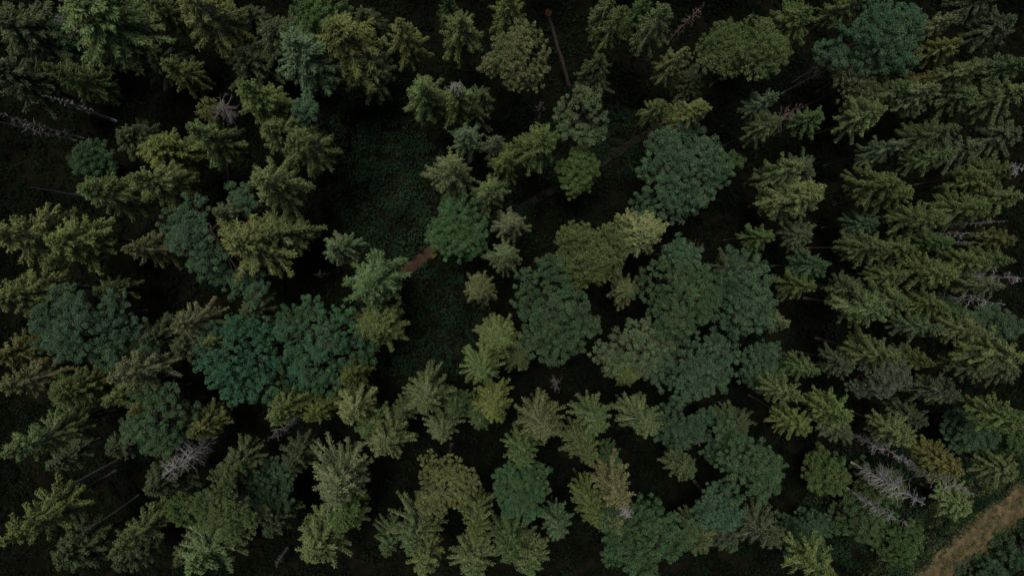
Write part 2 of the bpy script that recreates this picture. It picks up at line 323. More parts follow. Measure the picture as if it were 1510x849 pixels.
# spruces: tip pixel x, y, height, crown width in pixels, build, colour, how it looks
# builds: n ordinary, d dense, s sparse with grey twigs, a long-armed, w dead whitish top, r rounded
S = [
 (112,-6,25,105,'d','ol','wide dark green spruce'), (-12,18,21,85,'n','dk','dim olive spruce'), (-18,100,20,80,'n','dk','shadowy olive spruce'),
 (58,88,25,52,'s','ol','long olive spruce with grey twigs'), (268,-4,26,88,'s','yo','tall yellowish spruce with grey limbs'),
 (246,92,20,45,'n','yo','small dim yellowish spruce'), (283,198,24,58,'s','ol','short pale spruce with twiggy middle'),
 (222,222,19,62,'r','yo','dim mustard-green spruce'), (107,278,26,62,'d','ol','long pale olive spruce'), (190,250,25,66,'d','yo','plump olive spruce'),
 (215,-4,20,50,'n','yo','dim yellow-green spruce'), (362,140,26,66,'d','ol','blunt-topped bright olive spruce'), (394,176,23,60,'n','ol','olive spruce tucked behind another crown'),
 (437,203,25,68,'s','ol','olive spruce with drooping feathery limbs'), (374,258,26,76,'s','yo','spruce with long comb-like limbs'),
 (404,40,18,80,'n','dk','dull shaded spruce'), (352,70,16,70,'n','dk','low shaded spruce'),
 (484,30,26,92,'d','yo','broad brownish olive spruce'), (437,66,25,92,'s','gg','greyish spruce with bare pale limbs'),
 (536,85,19,70,'n','dk','dull brown-green spruce'),
 (590,30,25,54,'s','yo','narrow spruce with golden tip'), (669,14,25,60,'s','ol','feathery olive spruce'), (655,-6,23,34,'w','gr','green spruce with dead grey tip'),
 (612,122,26,66,'d','ol','full olive spruce'), (666,130,25,52,'w','ol','spruce with whitish dead tip'), (688,188,23,46,'n','gg','light green small spruce'),
 (729,196,24,38,'n','gb','small frosty green spruce'), (747,226,23,46,'n','yo','small mossy olive spruce'), (655,252,26,74,'a','pa','pale star-shaped spruce with even spreading limbs'),
 (730,278,24,52,'n','ol','small rounded green spruce'), (708,126,18,38,'s','dk','faint low spruce'), (752,0,22,52,'s','yo','spruce with yellowish twigs'),
 (700,165,17,40,'n','dk','low dark spruce'),
 (912,16,24,44,'s','ol','narrow spruce with drooping twigs'), (902,0,22,44,'n','gg','bluish narrow spruce'), (893,84,20,38,'n','gr','small green spruce'), (886,112,16,44,'n','dk','low dim spruce'),
 (992,18,26,58,'s','ol','tall pale olive spruce'), (1012,74,22,44,'s','pa','small pale twiggy spruce'), (958,-2,22,40,'n','gr','dark green spruce'),
 (984,146,20,34,'s','ol','small dim spruce'), (1038,148,25,46,'r','yo','round-topped light olive spruce'), (1010,165,18,44,'n','dk','shaded olive spruce'),
 (798,200,26,66,'d','ol','bright plump olive green spruce'),
 (1150,142,25,42,'a','gg','slim spruce with grey-green comb limbs'), (1152,178,25,50,'s','yo','slim leaning-looking olive spruce'),
 (1197,10,25,66,'s','ol','olive spruce with pale fan of limbs'), (1268,0,25,52,'s','ol','tall straw-green spruce'),
 (1404,17,23,42,'s','pa','small straw-tipped spruce'), (1425,58,23,44,'n','go','spruce with brownish golden tip'), (1466,-6,22,56,'n','dk','dim spruce'),
 (1460,87,25,54,'s','ol','feathery olive spruce with pale tip'), (1512,84,24,54,'n','gr','bright green spruce'), (1364,78,22,48,'n','yo','clumpy mustard-green spruce'),
 (1386,110,21,40,'n','go','small spruce with orange-yellow tip'), (1388,136,25,64,'s','pa','spruce with pale twiggy top'), (1338,128,23,46,'n','ol','short olive spruce'),
 (1312,160,25,64,'s','ol','wide olive spruce with comb limbs'), (1217,170,19,48,'n','gr','shaded dark green spruce'),
 (1512,135,24,60,'n','ol','dull olive spruce'), (1404,190,25,50,'s','ol','brownish-tipped spruce'), (1347,212,26,52,'a','gg','spruce with crisp grey-green limbs'),
 (1407,225,24,54,'a','ol','spiky olive spruce'), (1456,218,25,52,'n','gg','spruce with neat fan of limbs'), (1505,250,25,60,'w','yo','yellow-green spruce with dead white tip'),
 (1466,262,23,50,'n','yo','yellowish clumped spruce'),
 (1193,248,25,60,'a','ol','spruce with curved comb limbs'), (1336,266,26,64,'d','yo','long dense feathery spruce'), (1198,290,25,64,'r','pa','pale straw-coloured spruce'),
 (1351,288,24,50,'n','yo','bright olive spruce'), (1391,314,26,62,'d','ol','large clumped olive spruce'), (1452,298,24,58,'n','yo','plump yellow-olive spruce'), (1512,286,24,58,'n','yo','leafy yellow-olive spruce'),
 (1146,352,23,48,'a','gr','small vivid green spruce'), (1303,364,25,56,'n','yo','upright bright olive spruce'), (1355,360,23,42,'n','ol','small spruce'),
 (1402,358,22,40,'r','gr','small dark green spruce'), (1510,356,23,46,'n','go','brownish yellow spruce'), (1497,380,24,44,'n','yo','mid-size olive spruce'),
 (1456,390,24,46,'n','yo','compact olive spruce'), (1422,400,26,62,'d','yo','large tawny olive spruce'), (1204,428,24,56,'a','yo','yellowish spruce with arched arms'),
 (1216,398,20,54,'n','bg','dim blue-green spruce'), (1304,457,26,72,'s','ol','large spruce with grey ribs'), (1339,412,21,46,'n','ol','dim olive spruce'),
 (1347,446,24,54,'s','ol','spruce with frosted ribs'), (1390,447,21,46,'n','ol','shaded olive spruce'), (1478,413,24,46,'s','pa','spruce topped by a bushy dead tip'),
 (1438,468,19,44,'r','gr','short dark green spruce'), (1459,498,25,52,'s','pa','spruce with grey twigs along its back'), (1389,490,24,56,'a','gg','open spiky grey-green spruce'),
 (1326,530,26,66,'a','yo','shaggy golden-green spruce'), (1384,543,24,44,'n','yo','small golden-green spruce'), (1520,525,26,84,'a','yo','big golden-green spruce'),
 (1204,548,21,42,'n','gr','small bright green spruce'), (1161,478,23,44,'s','pa','small straw-green spruce'),
 (1174,590,25,56,'a','yo','vivid olive spruce'), (1193,630,24,50,'n','yo','plump yellow-green spruce'), (1262,620,25,58,'n','ol','rounded olive spruce with lighter tip'),
 (1420,592,24,56,'s','dk','dull olive spruce'), (1515,624,25,60,'w','ol','spruce with pinkish grey bare top'), (1352,648,24,54,'n','yo','feathery yellow-green spruce'),
 (1421,694,24,62,'d','go','bright golden-yellow spruce'), (1502,702,17,56,'n','ol','olive spruce leaning over the track edge'), (1425,748,13,56,'s','ol','low straggly olive spruce'),
 (1228,852,25,92,'a','yo','big shaggy olive spruce'), (1150,800,22,80,'a','dk','dark shaggy spruce'), (1255,545,19,50,'n','dk','faint dark spruce'),
 (-16,345,26,78,'s','yo','huge grey-limbed spruce'), (60,352,22,74,'n','yo','dim yellowish spruce'), (-14,434,22,78,'n','yo','dim olive spruce'),
 (188,362,23,58,'a','br','thin-armed brownish spruce'), (308,298,24,50,'n','br','tawny-topped spruce'),
 (340,362,26,108,'s','yo','very broad olive spruce with grey twigs'), (402,345,22,80,'n','ol','feathery olive spruce'),
 (250,486,22,58,'a','br','gaunt brownish spruce with few long arms'), (156,555,24,68,'s','br','drooping brownish spruce'), (0,528,19,56,'n','go','mustard-yellow spruce'),
 (2,572,21,60,'s','br','dim spruce with grey limbs'), (293,508,20,36,'n','yo','little mustard spruce'),
 (487,368,23,48,'s','gg','small pale green spruce with lilac-grey twigs'), (538,418,25,82,'n','gr','green spruce with mossy arms'), (548,484,20,66,'r','yo','dim moss-yellow spruce'),
 (756,325,23,48,'s','br','small brownish star spruce'), (752,384,25,58,'a','gg','pale spiky grey-green spruce'), (712,428,24,46,'r','br','small buff rounded spruce'),
 (728,498,21,52,'r','yo','yellow-green rounded spruce'), (708,552,25,64,'a','ol','olive star-shaped spruce'), (513,553,22,42,'n','yo','yellowish small spruce'),
 (967,340,25,66,'r','pa','palest straw-green round spruce'), (938,552,23,46,'r','yo','bright yellow-green tuft-like spruce'), (938,430,18,44,'n','br','low olive spruce'),
 (84,585,21,48,'r','yo','dim yellow-green spruce'), (150,592,20,44,'n','yo','dull mossy spruce'),
 (5,676,26,74,'a','ol','long spruce with white forked limbs'), (188,606,20,44,'n','go','golden brown spruce fringe'), (284,640,18,46,'n','yo','low mustard spruce'),
 (-8,798,26,74,'s','yo','long yellow-olive spruce'), (154,818,26,72,'a','yo','long olive spruce with fringed limbs'), (216,725,19,60,'n','dk','dark olive spruce'),
 (272,832,23,84,'s','ol','twiggy olive spruce'), (84,838,17,70,'n','dk','dim dark spruce'), (388,622,23,62,'n','yo','yellow-olive spruce'),
 (462,622,22,42,'n','yo','small yellow-olive spruce'), (508,614,24,56,'s','pa','star spruce with grey spokes'), (545,637,20,50,'n','gr','dim green spruce'),
 (615,606,26,78,'a','ol','full star-shaped green-olive spruce'), (674,618,21,42,'n','gr','small green spruce'), (722,604,25,68,'a','yo','yellowish star spruce'),
 (706,632,21,42,'n','gr','small leafy green spruce'), (563,674,24,62,'s','pa','pale spruce with wind-bent grey limbs'), (650,650,19,46,'n','gg','dim grey-green spruce'),
 (472,738,26,104,'a','pa','big spiky pale olive spruce'), (604,808,25,74,'a','ol','open spiky olive spruce'), (703,788,25,58,'a','ol','neat star spruce'),
 (462,832,22,74,'n','ol','dull green-tipped spruce'), (568,820,19,48,'a','gr','little dark green star spruce'), (757,826,23,58,'n','gr','lumpy green spruce'),
 (626,846,20,60,'n','yo','dim yellow-olive spruce'), (697,852,21,60,'s','ol','twiggy dim spruce'), (508,772,19,46,'r','gr','small leafy green spruce'),
 (802,635,25,68,'s','br','brown star-shaped spruce with thin bare limbs'), (890,634,25,70,'a','ol','olive star spruce with upswept limbs'), (957,638,25,62,'s','ol','twiggy star spruce'),
 (862,678,24,66,'a','ol','mossy star spruce'), (907,682,17,30,'n','bg','tiny dark green spruce'), (780,688,23,58,'n','gr','green feathery spruce'),
 (928,742,25,62,'w','br','brownish spruce with white bare tip'), (877,770,24,50,'n','ol','bright compact spruce'), (914,796,20,50,'s','br','dim brownish spruce'),
 (832,800,19,54,'a','bg','dark blue-green star spruce'), (784,846,20,60,'s','ol','dull twiggy spruce'), (1022,706,16,44,'n','dk','low dim spruce'),
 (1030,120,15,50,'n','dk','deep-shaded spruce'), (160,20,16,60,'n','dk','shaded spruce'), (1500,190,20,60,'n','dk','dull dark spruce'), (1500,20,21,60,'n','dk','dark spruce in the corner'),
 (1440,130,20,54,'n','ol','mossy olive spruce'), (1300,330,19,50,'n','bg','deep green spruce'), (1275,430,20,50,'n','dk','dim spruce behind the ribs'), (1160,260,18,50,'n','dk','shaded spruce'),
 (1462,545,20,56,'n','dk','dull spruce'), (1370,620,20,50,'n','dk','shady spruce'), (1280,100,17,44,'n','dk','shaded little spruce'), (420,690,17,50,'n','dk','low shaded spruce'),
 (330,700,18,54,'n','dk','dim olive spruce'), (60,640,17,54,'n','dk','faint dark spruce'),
]

# broadleaf and other round crowns: centre pixel, height, half-width px, half-height px, colour, kind (B tufted, F fine), label
B = [
 (676,335,17,44,46,'lg','B','bright green leafy tree standing at the end of the reddish path','the bright green path-side tree'),
 (1019,252,20,72,68,'bl','B','lone big round dark green leafy tree right of the dim upper track','the lone round dark tree'),
 (1315,48,22,66,58,'bl','B','large blue-green leafy tree in the top right of the forest','the top-right blue-green tree'),
 (350,534,20,68,66,'em','B','left one of two touching blue-green leafy trees at lower left','the left touching blue-green tree'),
 (466,508,20,70,68,'em','B','right one of two touching blue-green leafy trees, beside the gap','the right touching blue-green tree'),
 (105,478,21,76,58,'bl','B','ragged blue-green leafy tree near the left edge, with branching lobes','the ragged blue-green tree'),
 (300,338,21,66,62,'bl','B','frosty blue-green leafy tree half covered by the very broad olive spruce','the frosty blue-green tree'),
 (222,627,19,50,52,'bl','B','round green leafy tree left of the white forked dead tree','the round lower-left green tree'),
 (818,448,22,72,86,'bg','B','large green leafy tree below the olive fine-leaved crown at centre','the large central green tree'),
 (1008,442,22,66,62,'bg','B','knobbly dark green leafy tree in the middle of the big cluster','the knobbly cluster tree'),
 (1104,436,22,46,70,'bl','B','smooth domed green leafy tree, rightmost of the big cluster','the domed cluster tree'),
 (1034,540,20,66,58,'bl','B','bluish leafy tree with bare twigs, lowest of the big cluster','the lowest cluster tree'),
 (936,520,20,56,46,'gg','B','greyish green leafy tree at the lower left of the big cluster','the greyish cluster tree'),
 (956,812,20,74,58,'bl','B','broad grey-green leafy tree cut by the bottom edge of the photo','the broad tree at the bottom edge'),
 (1112,700,18,54,56,'bl','B','soft grey-green leafy tree left of the broadest dead spruce','the soft grey-green tree'),
 (1064,752,16,36,34,'bl','B','small bluish leafy tree just below left of a bigger soft one','the small bluish bottom tree'),
 (858,168,18,38,46,'gg','B','grey-green leafy tree with a dark hole in its crown','the tree with a dark hole'),
 (852,256,15,27,34,'gr','B','ragged small green leafy tree beside the bright plump spruce',None),
 (770,725,18,36,42,'bl','B','blue-green leafy tree directly below the green feathery spruce near the bottom','the bottom-centre blue-green tree'),
 (1308,552,18,44,42,'gb','F','dusty grey-green fine-leaved tree under the shaggy golden-green spruce','the dusty grey-green tree'),
 (1130,540,13,36,34,'bl','B','dim grey-green leafy tree in the shade right of the big cluster',None),
 (1068,650,13,50,38,'bg','B','very dark leafy tree above the soft grey-green one',None),
 (1008,628,11,46,36,'bg','B','very dark low leafy tree right of the twiggy star spruce',None),
 (1004,376,19,32,24,'bl','B','small dark bluish leafy tree on top of the big cluster',None),
 (95,52,15,32,28,'bg','B','small dark green leafy tree beneath bare dead twigs at top left',None),
 (133,232,11,30,26,'bg','B','faint bluish leafy bush in the dark hollow at the left',None),
 (472,16,21,34,30,'gr','B','compact vivid green leafy tree at the top edge','the vivid green tree at the top'),
 (450,166,20,18,18,'bl','B','tiny bluish leafy crown wedged between olive spruces',None),
 (105,575,17,30,24,'gr','B','small fresh green leafy crown in the lower left shade',None),
 (270,752,17,22,22,'gr','B','small green leafy crown at the left of a round olive one',None),
 (1082,240,12,14,16,'gr','B','tiny bright green bush touching the lone round dark tree',None),
 (395,722,14,36,34,'bg','B','dim green leafy tree between the two pale olive crowns at bottom left',None),
 (765,72,21,46,50,'pa','F','fuzzy grey-olive fine-leaved tree at the top centre','the fuzzy olive tree'),
 (1071,72,21,38,42,'ol','F','left one of two touching rounded olive fine-leaved trees at the top','the left rounded olive tree'),
 (1133,66,24,36,44,'ol','F','right one of two touching rounded olive fine-leaved trees at the top','the right rounded olive tree'),
 (1265,122,17,34,30,'br','F','hazy brownish olive tree with very fine foliage',None),
 (870,374,21,66,50,'yo','F','wide mustard-olive fine-leaved tree joined to the large green tree','the wide mustard-olive tree'),
 (655,716,21,48,48,'pa','F','rounded grey-olive fine-leaved tree near the bottom centre','the rounded grey-olive tree'),
 (330,750,21,54,48,'ol','F','rounded dull olive fine-leaved tree at bottom left','the rounded dull olive tree'),
 (1222,700,9,40,34,'gr','B','low green bush under the bases of the dead spruces',None),
 (1270,770,8,40,34,'bg','B','low dark green bush below the thinnest dead spruce',None),
 (1330,800,7,36,30,'gr','B','low green bush beside the left verge of the tan track',None),
 (1190,790,8,34,34,'bg','B','dark low bush behind the big shaggy olive spruce at bottom',None),
 (1470,480,12,40,26,'bg','B','dark leafy bush under the lowest white snag at right',None),
 (1440,640,12,40,26,'bg','B','dark leafy bush below the pinkish-topped spruce',None),
 (1500,640,9,36,30,'gr','B','low dark green bush at the right edge above the track',None),
 (1300,720,8,40,30,'gr','B','low leafy bush between the dead spruces',None),
 (640,367,1.5,6,9,'go','B','tiny yellow bush where the reddish path meets the bright green tree',None),
 (1505,808,4,36,30,'bg','B','dark bush right of the tan track in the corner',None),
 (1452,848,4,32,24,'bg','B','dark bush right of the tan track at the bottom edge',None),
]

# dead trees: base pixel or None, tip pixel, height, radius m, branches, sub-twigs, thickness, material, label, nick
D = [
 ((1345,684),19,1.5,110,4,.85,'w','dead white spruce, topmost of the four pale dead ones near the track','the topmost pale dead spruce'),
 ((1368,746),21,2.7,125,4,.9,'w','broadest dead spruce with long curved pale branches','the broadest dead spruce'),
 ((1341,779),18,1.3,95,4,.85,'w','thinnest dead spruce, lowest of the four pale ones near the track','the lowest pale dead spruce'),
 ((1440,732),20,1.8,130,4,.8,'w','bushy dead grey spruce closest to the tan track','the bushy track-side dead spruce'),
 ((234,704),21,2.4,110,6,1.0,'w','white forked dead tree right below the round green tree','the white forked dead tree'),
 ((396,650),18,1.5,45,5,.9,'g','small pale dead twiggy top left of the grey-spoked star spruce',None),
 ((1187,156),19,2.0,60,6,1.1,'b','reddish-brown dead spidery tree right of the slim comb-limbed spruce','the reddish spidery dead tree'),
 ((1486,328),20,.8,60,1,.8,'w','thin dead spike, highest of the white snags at the right','the highest white snag'),
 ((1458,344),20,1.0,80,3,1.0,'w','frosty white snag just below the thin dead spike',None),
 ((1438,358),18,1.0,70,3,1.0,'w','short white snag tucked under the frosty white one',None),
 ((1484,449),20,1.5,70,4,1.1,'w','curly-branched white snag, lowest of the white snags at the right','the curly white snag'),
 ((1516,413),22,1.6,120,5,1.2,'w','bushy dead white top pushing in from the right edge',None),
 ((1518,186),20,1.3,60,3,.8,'g','dead lilac-grey snag reaching in from the right edge',None),
 ((60,140),19,.8,50,1,1.2,'w','bare grey snag with short stubs in the dark upper left','the bare upper-left snag'),
 ((-40,158),24,1.2,40,2,.7,'w','bare brownish trunk entering from the left edge, upper one of a pair',None),
 ((-44,166),23,1.2,30,2,.6,'w','bare brownish trunk entering from the left edge, lower one of a pair',None),
 ((68,18),21,2.0,60,5,1.3,'g','dead forked tree with grey twigs near the wide dark spruce at top left',None),
 ((1041,2),20,1.2,60,4,1.2,'b','reddish dead tree top at the top edge',None),
 ((824,574),9,1.6,34,4,.7,'g','tiny dead grey starburst of twigs deep between the crowns',None),
 ((1036,656),13,1.7,40,4,.9,'g','dead grey twigs poking out of the very dark leafy trees',None),
 ((1040,364),13,1.5,36,4,.9,'b','faint dead twigs above the small dark bluish tree',None),
 ((404,838),8,.7,26,1,1.3,'g','short bare dead pole at the bottom left edge',None),
 ((66,739),19,.3,14,0,.85,'w','long thin grey pole, longest in the dark hollow at lower left',None),
 ((112,794),18,.3,12,0,.75,'w','lower thin grey pole in the dark hollow at lower left',None),
 ((85,745),16,.3,12,0,1.1,'w','faint thin pole running beside the longest grey pole',None),
 ((1228,98),17,.8,36,2,.7,'g','very thin bare stem between the brownish hazy tree and its neighbours',None),
 ((74,383),15,.3,12,0,1.1,'w','faint pale pole lower of two near the left edge',None),
 ((40,278),14,.3,12,0,1.1,'w','faint horizontal brown pole left of the long pale olive spruce',None),
 ((460,407),12,.7,26,2,.8,'g','thin horizontal dead stem left of the mossy-armed green spruce',None),
 ((800,150),14,1.6,30,4,.8,'b','dim bare twiggy sapling left of the tree with a dark hole',None),
]

LOBES = {
 (105, 478): [(85,434,15),(113,447,16),(150,447,16),(72,464,20),(44,481,18),(27,492,14),(38,512,14),(113,478,22),(150,471,20),(167,485,18),(99,512,22),(143,509,22),(130,540,16),(116,533,15),(174,519,16),(85,502,20)],
 (300, 338): [(236,328,16),(263,324,18),(256,355,20),(283,307,18),(290,341,22),(273,389,18),(300,376,22),(300,410,16),(328,410,18),(352,417,18),(352,440,14),(331,283,18),(345,300,16),(321,427,12)],
 (818, 448): [(811,396,20),(780,417,18),(821,423,22),(780,451,22),(815,458,24),(852,451,20),(794,485,22),(828,492,24),(862,485,20),(880,487,14),(818,526,20),(842,512,18),(787,512,16),(862,519,12)],
 (350, 534): [(310,500,22),(345,490,24),(385,500,24),(300,535,18),(335,535,26),(375,540,26),(410,545,20),(340,575,22),(380,580,22),(415,575,18),(310,565,14),(395,600,10)],
 (466, 508): [(425,470,20),(455,455,16),(480,475,22),(500,470,14),(445,500,26),(485,510,26),(515,505,18),(530,525,16),(460,545,24),(500,550,18),(430,535,20),(450,580,14),(480,575,12)],
 (858, 168): [(835,160,14),(850,145,14),(870,150,14),(885,170,12),(882,192,14),(862,200,12),(840,190,12),(862,135,8),(828,178,10)],
}
R0 = random.Random(7)
things = []           # [object, px, py, look or None, fixed label or None, nick or None]

KITS = {
 'n': [spruce_kit(1), spruce_kit(2, R=2.8, droop=.28, rag=.35, base=.5), spruce_kit(3, R=3.0, nb=6, hang=1.8), spruce_kit(13, R=2.9, droop=.42, rag=.4, whorl=.58)],
 'd': [spruce_kit(4, R=3.1, nb=8, whorl=.46, rag=.25, shape=.66), spruce_kit(5, R=3.0, nb=8, whorl=.48, rag=.35, hang=1.3)],
 's': [spruce_kit(6, start=.32, thick=1.8, rag=.32), spruce_kit(7, start=.38, nb=6, thick=1.9, droop=.4),
       spruce_kit(12, start=.28, nb=6, thick=1.6, twig=.7, rag=.4)],
 'a': [spruce_kit(8, R=3.1, nb=7, whorl=.6, arms=(.5, 1.14, .72), twig=.72, rag=.25, start=.2, thick=1.3), spruce_kit(9, R=3.1, nb=6, whorl=.58, arms=(.5, 1.16, .7), twig=.7, thick=1.5, start=.22)],
 'r': [spruce_kit(10, R=2.9, shape=.5, nb=8, whorl=.44, rag=.2), spruce_kit(11, R=2.8, shape=.5, nb=8, whorl=.44, rag=.28)],
}
SHORT = {  # the crowded stand: only the upper crown stays alive
 'n': [spruce_kit(21, base=.62, shape=.85), spruce_kit(22, base=.64, R=2.8, rag=.35, shape=.8)],
 'd': [spruce_kit(23, base=.62, R=3.1, nb=8, whorl=.46, shape=.75)],
 's': [spruce_kit(24, base=.6, start=.34, thick=1.8), spruce_kit(25, base=.63, start=.28, nb=6, thick=1.7, rag=.4)],
 'a': [spruce_kit(26, base=.6, R=3.1, whorl=.58, arms=(.5, 1.14, .72), thick=1.3, shape=.85)],
}
SHORT['r'] = KITS['r']; SHORT['w'] = SHORT['n']
KITS['w'] = KITS['n']
def dead_top_mesh(seed):
    tr, br = deadtree(seed, 3.2, 1.0, base=.1, n=46, sub=4, curl=.05, thick=1.2)
    return mesh('dead_top', *br.get(), M_dead)
DT = [dead_top_mesh(31), dead_top_mesh(32)]

def jitter(c, r, k=.14):
    f = 1 + r.uniform(-k, k); return (c[0] * f * (1 + r.uniform(-.08, .08)), c[1] * f, c[2] * f * (1 + r.uniform(-.15, .15)))

# younger shaded spruces in the gaps of the stand, none in the clearing
CLEAR = [(580, 280, 78), (555, 195, 60), (622, 470, 85), (600, 360, 60), (840, 230, 50), (900, 210, 50), (740, 320, 40), (1430, 790, 130), (1290, 740, 90), (1500, 760, 120)]
def in_clear(x, y): return any(math.dist((x, y), c[:2]) < c[2] for c in CLEAR)
rf = random.Random(23)
occ = [tuple(at(x, y, h * .88))[:2] for x, y, h, *_ in S] + [tuple(at(x, y, h))[:2] for x, y, h, *_ in B]
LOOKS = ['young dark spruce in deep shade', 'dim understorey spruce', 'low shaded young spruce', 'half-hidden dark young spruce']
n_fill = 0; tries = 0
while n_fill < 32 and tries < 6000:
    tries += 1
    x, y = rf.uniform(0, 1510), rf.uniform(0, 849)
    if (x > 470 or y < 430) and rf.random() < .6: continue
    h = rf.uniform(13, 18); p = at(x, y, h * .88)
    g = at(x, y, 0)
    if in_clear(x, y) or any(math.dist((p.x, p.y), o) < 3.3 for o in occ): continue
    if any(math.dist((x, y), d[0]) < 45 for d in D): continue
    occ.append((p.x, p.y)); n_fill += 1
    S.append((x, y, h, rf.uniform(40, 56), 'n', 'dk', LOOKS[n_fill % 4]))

for i, (x, y, h, dia, kind, col, look) in enumerate(S):
    r = random.Random(i * 13 + 5)
    KS = (SHORT if x > 1120 else KITS)[kind]; kit = KS[i % len(KS)]
    h = h * (1.02 if x < 450 else .97 if x < 1100 else .92); p = at(x, y, h); gz = float(terrain(p.x, p.y))
    rad = (1.0 if x > 1150 else 1.12) * dia / 2 * (CAM_H - h + 5) / FOC
    root = empty('spruce_tree', (p.x, p.y, gz))
    sx = rad / (kit[3] * (1.08 if kind == 'a' else .97)); sz = (h - gz) / 25.0
    root.scale = (sx * r.uniform(.94, 1.06), sx * r.uniform(.94, 1.06), sz)
    root.rotation_euler = (r.uniform(-.035, .035), r.uniform(-.035, .035), r.uniform(0, 6.28))
    obj('trunk', kit[0], root); obj('branches', kit[1], root)
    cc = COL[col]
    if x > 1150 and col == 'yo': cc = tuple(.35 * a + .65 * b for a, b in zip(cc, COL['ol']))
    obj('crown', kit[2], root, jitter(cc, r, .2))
    if kind == 'w':
        t = obj('dead_top', DT[i % 2], root); t.location = (0, 0, 23.6); t.scale = (1.1, 1.1, 1)
    things.append([root, x, y, look, None, None, 'spruce', 'spruces of the forest'])

for i, (x, y, h, wx, wy, col, kind, label, nick) in enumerate(B):
    r = random.Random(i * 17 + 3)
    if h >= 17: h += 1.5
    p = at(x, y, h - 2.0); gz = float(terrain(p.x, p.y))
    s = (CAM_H - h + 3) / FOC
    rx, ry = wx * s, wy * s
    dep = min(h * .6, max(2.4, 1.0 * (rx + ry) / 2))
    big = (rx + ry) / 2 > 3.2
    LB = [((a - x) * s, -(b - y) * s, c * s * .88) for a, b, c in LOBES.get((x, y), [])] or None
    if kind == 'B':
        tr, wd, fo = broadleaf(100 + i, h, rx, ry, dep, lobes=LB, lobe=.26 if big else .4, leaf=.16, tuft=.53 if big else .42, nleaf=175, gap=.06)
    else:
        tr, wd, fo = broadleaf(100 + i, h, rx, ry, dep, lobe=.26 if big else .36, leaf=.15, tuft=.34, nleaf=62, gap=.1, flat=.95)
    low = h < 10
    root = empty('leafy_bush' if low else 'broadleaf_tree', (p.x, p.y, gz))
    obj('stem' if low else 'trunk', mesh('trunk', *tr.get(), M_bark, True), root)
    obj('limbs', mesh('limbs', *wd.get(), M_bark), root)
    obj('crown', mesh('crown', *fo.get(), M_leaf if kind == 'B' else M_fine), root, jitter(COL[col], r, .05))
    things.append([root, x, y, None, label, nick, 'bush' if low else 'broadleaf tree', 'low leafy bushes' if low else 'broadleaf trees among the spruces'])

for i, ((x, y), h, rad, n, sub, th, mt, label, nick) in enumerate(D):
    p = at(x, y, h); gz = float(terrain(p.x, p.y)); r = random.Random(i + 91)
    tr, br = deadtree(200 + i, h - gz, rad, base=.3 if rad > .9 else .45, n=n, sub=sub, thick=th, curl=.35 if rad > 2.4 else .2)
    m = {'w': M_dead, 'g': M_deadshade, 'b': M_deadbrown}[mt]
    root = empty('dead_tree', (p.x, p.y, gz))
    if rad <= .7:                      # a pole with stubs
        a, b = tr.get()
        if rad > .5: c, d = br.get(); a, b = np.concatenate([c, a]), np.concatenate([d, b + len(c)])
        obj('trunk', mesh('trunk', a, b, m), root)
    else:
        obj('trunk', mesh('trunk', *tr.get(), m, True), root)
        obj('branches', mesh('branches', *br.get(), m), root)
    things.append([root, x, y, None, label, nick, 'dead tree', 'bare dead trees'])

# leaning trunks given by both ends
def leaning(name, b, tpx, h, r0, r1, label, cat, mat, nick, breakmat=None):
    P0 = at(*b, 0); P0.z = float(terrain(P0.x, P0.y)) - .2; P1 = at(*tpx, h)
    root = empty(name, (P0.x, P0.y, P0.z + .2))
    d = np.array(P1 - P0); s = np.linspace(0, 1, 12)[:, None]; rng = np.random.default_rng(5)
    P = s * d + np.array([0, 0, -.2]); P[1:] += rng.normal(0, .05, (11, 3))
    a = Acc(); a.tube(P, np.linspace(r0, r1, 12), 10); host = (a.v[0], 0)
    for _ in range(22):
        q = rng.uniform(.25, .97); o = q * d; u = rng.normal(0, 1, 3); u /= np.linalg.norm(u)
        t = np.linspace(0, 1, 4)[:, None]; n0 = a.tube(o + t * u * rng.uniform(.3, 1.1), np.linspace(.04, .012, 4), 3); a.graft(n0, host)
    obj('trunk', mesh('trunk', *a.get(), mat, True), root)
    return root, d, rng
rt, d, rng = leaning('broken_snag', (840, 126), (808, 20), 10, .3, .22, '', '', M_bark, None)
a = Acc()
for k in range(16):
    u = rng.normal(0, .16, 3); u[2] = 0
    a.tube(np.array([d * .985 + u, d * 1.0 + u * 1.1 + [0, 0, .3], d * 1.0 + u * 1.3 + [0, 0, rng.uniform(.5, 1.4)]]), [.13, .1, .015], 4)
obj('torn_end', mesh('torn_end', *a.get(), M_break), rt)
things.append([rt, 812, 60, None, 'leaning broken trunk with orange torn end near the top centre', 'the broken orange-ended trunk', 'snag', 'bare dead trees'])

rt, d, rng = leaning('bare_topped_tree', (338, 272), (330, 160), 20, .28, .16, '', '', M_bark, None)
tr, br = deadtree(301, 2.5, 2.0, base=.1, n=60, sub=7, curl=.15, thick=1.0)
cr = mesh('bare_top', *br.get(), M_deadshade); o = obj('bare_top', cr, rt); o.location = Vector(d * 1.0) - Vector((0, 0, 1.6))
tr, wd, fo = broadleaf(302, 2.2, 1.3, 1.1, 1.8, lobe=.5, leaf=.16, tuft=.3, nleaf=40)
o = obj('leafy_side', mesh('leafy_side', *fo.get(), M_fine), rt, COL['go']); o.location = Vector(d * 1.0) + Vector((-1.9, .1, -1.8))
things.append([rt, 328, 165, None, 'tall bare trunk with a tangled grey top and a yellow leafy tuft', 'the tangled grey-topped tree', 'dead tree', 'bare dead trees'])

